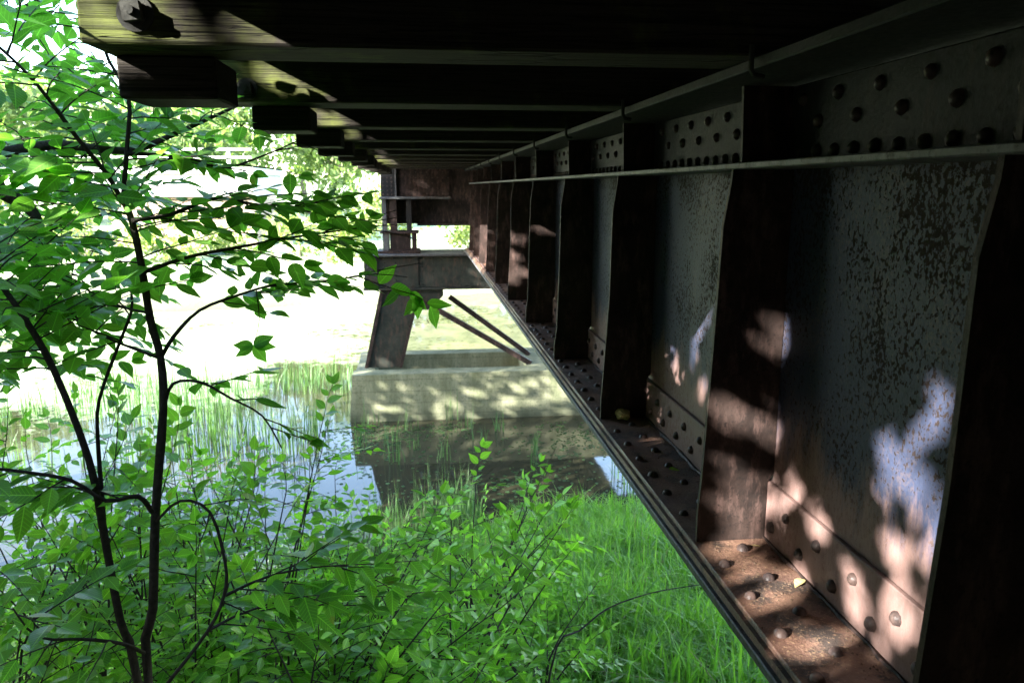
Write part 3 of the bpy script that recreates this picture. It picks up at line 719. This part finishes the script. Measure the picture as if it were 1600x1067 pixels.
blades(38000, bank, .18, .50, .016, .85, M['grass'], 'bank_grass', 'bright green long grass covering the bank below the girder', 'grass')
blades(1600, bank, .2, .5, .007, .9, M['straw'], 'dead_grass', 'scattered straw coloured dead stalks among the green bank grass', 'grass')
def reedbed(n):
    x = rng.uniform(-11, -1.3, n); y = rng.uniform(10.6, 15.5, n); q = np.sin(x * 1.3 + y) + np.sin(y * 1.7 - x * .6)
    ok = (q > -.4) & (x > -.62 * y) & (x < -1.35 - .03 * (15 - y)); return x[ok], y[ok]
blades(4200, reedbed, .4, 1.0, .014, .16, M['reed'], 'reed_bed', 'sunlit pale green reeds standing in the pond left of the footing', 'reeds', WATER)
def edge(n):
    x = rng.uniform(-5, .6, n); y = shore(x) + rng.uniform(-.3, 1.1, n); return x, y
blades(3800, edge, .35, .85, .011, .2, M['reed'], 'shore_sedge', 'thin green sedge along the near pond edge', 'sedge', WATER - .02)
for i in range(16):
    u, v = [(575, 665), (610, 690), (640, 672), (655, 700), (690, 715), (730, 668), (755, 690), (780, 672), (842, 725), (838, 705), (965, 745), (600, 640), (560, 700), (705, 655), (620, 720), (985, 770)][i]
    p = aZ(u, v, WATER)
    def cl(n, p=p): return p.x + rng.normal(0, .07, n), p.y + rng.normal(0, .07, n)
    o = blades(random.randint(5, 14), cl, .3, .62, .014, .14, M['reed'], 'reed_clump', 'few thin reed blades standing in the dark water before the concrete footing', 'reeds', WATER)
    del o['kind']; o['group'] = 'reed clumps in the water'
def weed(n, reg):
    Vw = []; Fw = []; o = 0
    for k in range(n):
        x, y = reg(); r = random.uniform(.010, .035); a0 = random.random() * 6
        q = [(x + r * math.cos(a0 + a) * random.uniform(.6, 1.1), y + r * math.sin(a0 + a) * random.uniform(.6, 1.1), WATER + .004) for a in (0, 1.2, 2.4, 3.7, 5)]
        Vw += q; Fw.append((o, o + 1, o + 2, o + 3, o + 4)); o += 5
    return np.array(Vw), np.array(Fw)
def reg():
    if random.random() < .6:
        c0 = random.choice([(1.9, 10.8), (2.4, 11.4), (-.6, 11.6), (.2, 11.9), (-1.2, 11), (1.2, 9.5), (-.9, 12.0)])
        return c0[0] + random.gauss(0, .35), c0[1] + random.gauss(0, .22)
    return random.uniform(-1.5, 3), random.uniform(8.4, 12.2)
Vw, Fw = weed(1500, reg)
tag(put('floating_weed', arr_mesh('floating_weed', Vw, Fw, M['reed'])), 'specks of floating green weed on the dark pond water', 'weed', kind='stuff')

# ------------------------------------------------------------------ trees
def tree(x, y, h, rx, rz, n, size, mat, label, seed, name='bank_tree', zc=None, group=None, gaps=None, bark='bark2', clump=.35, z0=None, ry=None, fill=0):
    r_ = np.random.default_rng(seed); random.seed(seed); S = Plant(size)
    z0 = float(gz(x, y)) if z0 is None else z0; zc = z0 + h - rz * .95 if zc is None else zc; ry = ry or rx
    tp = S.limb([(x, y, z0 - .1), (x + random.uniform(-.1, .1) * rx, y, z0 + (zc - z0) * .5), (x + random.uniform(-.1, .1) * rx, y, zc), (x, y, zc + rz * .7)], max(.03, h * .018), h * .004)
    nc = max(8, int(n / 130)); C = []
    for k in range(nc):
        d = r_.normal(size=3); d /= np.linalg.norm(d); q = r_.random() ** .45
        C.append((x + d[0] * rx * q * .9, y + d[1] * ry * q * .9, zc + d[2] * rz * q * .9))
    C = np.array(C)
    for k in range(min(nc, 22)):
        a = tp[len(tp) // 2 + k % (len(tp) // 2)]; e = Vector(C[k]); S.limb([a, a.lerp(e, .5) + rv3(.06 * rx) + Vector((0, 0, .05 * rx)), e], max(.012, h * .005), .004, False)
    w_ = r_.integers(0, nc, n); sg = clump * min(rx, rz)
    P = C[w_] + r_.normal(size=(n, 3)) * sg * np.array([1, 1, .7])
    if fill:
        d = r_.normal(size=(fill, 3)); d /= np.linalg.norm(d, axis=1, keepdims=True); P = np.concatenate([P, np.array([x, y, zc]) + d * (r_.random((fill, 1)) ** (1 / 3)) * np.array([rx, ry, rz])])
    P = P[P[:, 2] > z0 + .05]
    m = len(P); D = r_.normal(size=(m, 3)); D[:, 2] -= .3; N = r_.normal(size=(m, 3)) * .8 + np.array([0, 0, .6]); L = size * r_.uniform(.7, 1.3, m)
    if gaps is not None:
        kp = gaps(P + .5 * D / np.linalg.norm(D, axis=1, keepdims=True) * L[:, None], L); P, D, N, L = P[kp], D[kp], N[kp], L[kp]
    S.P, S.D, S.N, S.L = P, D, N, L
    o = thing(name, label, 'tree', (x, y, z0), group)
    b_ = MB()
    for p, r in S.tr: b_.tube(p, r, 7)
    b_.build('trunk', M[bark], o, True).location = -Vector((x, y, z0))
    b_ = MB()
    for p, r in S.tw: b_.tube(p, r, 5)
    b_.build('limbs', M[bark], o, True).location = -Vector((x, y, z0))
    q = put('crown', leaves_mesh('crown', P, D, N, L, M[mat], True), o); q.location = -Vector((x, y, z0)); return o

# shade trees on the bank behind and left of the viewer; leaves on chosen sun rays are removed to place the sun spots
PATCH = []
for kind, l in dict(
    web=[(1475, 630, 34), (1385, 700, 26), (1440, 700, 30), (1425, 745, 28), (1390, 765, 24), (1450, 790, 34), (1240, 765, 20), (1225, 800, 24), (1275, 800, 26), (1290, 840, 26), (1335, 885, 28), (1395, 855, 30),
         (1440, 880, 26), (1470, 850, 20), (1410, 940, 26), (1345, 955, 24), (1458, 965, 22), (1395, 1000, 24), (1095, 470, 30), (1100, 500, 26), (1065, 515, 28), (1050, 550, 36), (1080, 550, 26), (1100, 612, 26), (1018, 615, 28), (1030, 640, 24), (1060, 590, 16)],
    stf=[(1155, 655, 26), (1185, 665, 30), (1150, 735, 18), (1195, 775, 28), (1145, 795, 18), (1220, 545, 8), (1224, 520, 7)],
    fla=[(1150, 850, 28), (1190, 885, 34), (1222, 922, 32), (1255, 905, 22), (1240, 1000, 24), (1015, 690, 16), (1000, 668, 10), (1205, 965, 12), (1290, 1010, 18), (1180, 945, 12)],
    ti1=[(146, 40, 14), (180, 68, 9), (265, 52, 12), (300, 25, 10), (345, 60, 15), (385, 66, 14), (415, 60, 8), (440, 8, 12), (470, 40, 6)],
    ti3=[(508, 190, 18), (535, 186, 12), (520, 198, 12)], ti4=[(560, 218, 14), (590, 216, 12), (610, 222, 8)], st6=[(795, 400, 16), (800, 370, 12), (790, 430, 14), (815, 430, 10)],
    ti2=[(422, 122, 14), (440, 130, 10), (470, 130, 10), (495, 148, 12), (380, 140, 8)]).items():
    for u, v, r in l:
        p = dict(web=lambda: aX(u, v, XW), stf=lambda: aY(u, v, 1.995), fla=lambda: aZ(u, v, -.986), ti1=lambda: aY(u, v, 1.71), ti2=lambda: aY(u, v, 2.80), ti3=lambda: aY(u, v, 3.89), ti4=lambda: aY(u, v, 4.98), st6=lambda: aY(u, v, 6.85))[kind]()
        PATCH.append((np.array(p), r * p.length / F))
SN = np.array(SUN)
rgap = np.random.default_rng(5)
def gaps(P, L):
    keep = (P[:, 2] > .55) | (rgap.random(len(P)) > .5)
    for p, r in PATCH:
        q = P - p; t = q @ SN; d = np.linalg.norm(q - t[:, None] * SN, axis=1); keep &= (d > np.where(P[:, 0] < -5.6, r * 1.1 + .05, r * .50) + .30 * L) | (rgap.random(len(P)) < .035)
    return keep
SHT = [(-3.7, -4.0, 5.6, 1.4, 2.7, 9000), (-3.4, -1.7, 5.8, 1.4, 2.8, 9000), (-3.6, .6, 5.6, 1.4, 2.8, 9000), (-3.7, 2.8, 5.4, 1.3, 2.7, 9000), (-4.9, 4.6, 5.2, 1.3, 2.6, 6500)]
for i, (x, y, h, rx, rz, n) in enumerate(SHT):
    tree(x, y, h, rx, rz, int(n * 1.6), .12, 'leaf3', 'dense shade tree in the row on the bank casting dappled shade on the girder', 300 + i, 'shade_tree', group='shade trees on the bank', gaps=gaps, z0=-1.75, fill=14000 if i < 4 else 4500, clump=.3, ry=1.7)
for i, (x, y) in enumerate([(-2.6, -5.6), (-.3, -5.9), (2.2, -5.8), (-6.8, -5.2), (-7.2, -2.2), (-7.4, 1.2)]):
    tree(x, y, 6.5, 1.6, 3.1, 7000, .2, 'leaf3', 'dense tree of the wood on the bank behind the bridge end', 340 + i, 'bank_tree', group='trees of the wood behind the bridge end', gaps=gaps, fill=5000, clump=.3)
tree(-6.0, 6.6, 4.6, 1.3, 2.1, 5200, .16, 'leaf3', 'bushy shade tree low on the pond edge shading the near water', 321, 'shade_tree', z0=-3.4, clump=.3, fill=1500)
tree(-8.2, 8.2, 9.6, 1.9, 3.7, 9000, .2, 'leaf3', 'loose crowned tree at the pond edge throwing spotted shade on the footing', 320, 'shade_tree', z0=-3.6, clump=.3)

# far side of the pond
FT = [(-33, 52, 8, 4.5, 3.6, 4200), (-24, 58, 10, 5, 4.6, 4600), (-40, 44, 7, 4, 3.2, 3600), (-16, 62, 12, 5.5, 6, 4600), (-9, 66, 15, 6, 6.5, 4600), (-2, 70, 15, 6, 6.5, 4600), (5, 68, 14, 6, 6, 4000), (12, 66, 14, 6, 6, 3500), (-20, 40, 9, 3.6, 4, 3600), (-12.5, 46, 8, 3.5, 3.6, 3200), (-5, 50, 7, 3.2, 3.2, 3000)]
for i, (x, y, h, rx, rz, n) in enumerate(FT):
    tree(x, y, h, rx, rz, n, .55 if y > 50 else .4, 'far', 'tall pale sunlit tree in the back row beyond the pond' if y > 51 else 'low pale tree standing in front of the tall row beyond the pond', 400 + i, 'far_tree', group='trees beyond the pond', clump=.22)
for i in range(15):
    x = -26 + i * 2.3 + random.uniform(-.5, .5); y = 32.5 + 2 * math.sin(i * 1.7)
    tree(x, y, random.uniform(1.7, 2.8), random.uniform(1.2, 1.7), random.uniform(.9, 1.3), 900, .22, 'far2', 'pale sunlit bush on the far bank of the pond', 430 + i, 'far_bush', group='bushes on the far bank', clump=.3)

# road bridge beyond the trees on the left
rbg = thing('road_bridge', 'pale concrete road bridge with a railing far behind the sapling', 'bridge', (-12, 38, -2.5))
MB().box(-40, -7.5, 37.5, 45, -.45, .55, .03).build('deck_beam', M['bconc'], rbg)
MB().box(-40, -7.4, 37.3, 45.2, .551, .85, .03).build('parapet', M['bconc'], rbg)
for z in (1.25, 1.6): MB().box(-40, -7.5, 37.45, 37.53, z, z + .09).build('rail', M['bconc'], rbg)
for k in range(13): MB().box(-39.8 + k * 2.6, -39.66 + k * 2.6, 37.54, 37.66, .852, 1.72).build('rail_post', M['bconc'], rbg)
ab = thing('stone_abutment', 'brown stone abutment under the pale road bridge', 'abutment', (-10, 39, -2.8))
z = -3.2; i = 0
while z < -.5:
    x = -13.5 - (.4 if i % 2 else 0)
    while x < -7.6:
        wd = random.uniform(.6, 1.0); MB().box(x, min(x + wd, -7.5) - .03, 37.8 + random.uniform(-.05, .05), 43, z, min(z + .42, -.46) - .02, .02).build('stone', M['stone'], ab); x += wd
    z += .44; i += 1

# ------------------------------------------------------------------ small things lying on the flange
Vw = []; Fw = []; o_ = 0
for k in range(1500):
    y = random.uniform(.9, 7.5); x = XW - .02 - abs(random.gauss(0, .05)) if random.random() < .75 else random.uniform(.75, .95)
    if x < .75: continue
    r = random.uniform(.0015, .006); a0 = random.random() * 6; h = random.uniform(.001, .005)
    Vw += [(x + r * math.cos(a0 + q) * random.uniform(.6, 1.3), y + r * math.sin(a0 + q) * random.uniform(.6, 1.3), -.9865) for q in (0, 2.1, 4.2)] + [(x, y, -.986 + h)]
    Fw += [(o_, o_ + 1, o_ + 3), (o_ + 1, o_ + 2, o_ + 3), (o_ + 2, o_, o_ + 3)]; o_ += 4
tag(put('flange_grit', arr_mesh('flange_grit', np.array(Vw), np.array(Fw), M['grit'])), 'loose grit and rust flakes lying on the lower flange', 'grit', kind='stuff')
p = aZ(972, 655, -.986)
bm_ = MB(); nn = 9
import bmesh
bm = bmesh.new(); bmesh.ops.create_icosphere(bm, subdivisions=2, radius=1)
for v in bm.verts:
    v.co = Vector((v.co.x * .034, v.co.y * .05, v.co.z * .024)) * random.uniform(.75, 1.2)
me = bpy.data.meshes.new('bark_chunk'); bm.to_mesh(me); bm.free(); me.materials.append(M['dead'])
zmin = min(v.co.z for v in me.vertices)
tag(put('bark_chunk', me, None, (p.x, p.y, -.986 - zmin)), 'yellowish lump of bark lying on the lower flange', 'bark')
for i, (u, v, mt, lab) in enumerate([(1045, 733, 'leaf2', 'fresh green leaf fallen on the lower flange by the rivets'), (1187, 855, 'dead', 'small yellow dead leaf on the sunlit part of the lower flange'), (1255, 905, 'dead', 'curled dry leaf by the rust crack of the lower flange'), (903, 553, 'leaf2', 'green leaf lying far along the lower flange')]):
    p = aZ(u, v, -.98); me = leaf_mesh(M[mt], i % 4)
    o = put('fallen_leaf', me, None, (p.x, p.y, -.979)); o.scale = (.045, .045, .045); o.rotation_euler = (.15, .1, i * 1.9); tag(o, lab, 'leaf')

for o in ROOTS:
    if '_b' in o: del o['_b']
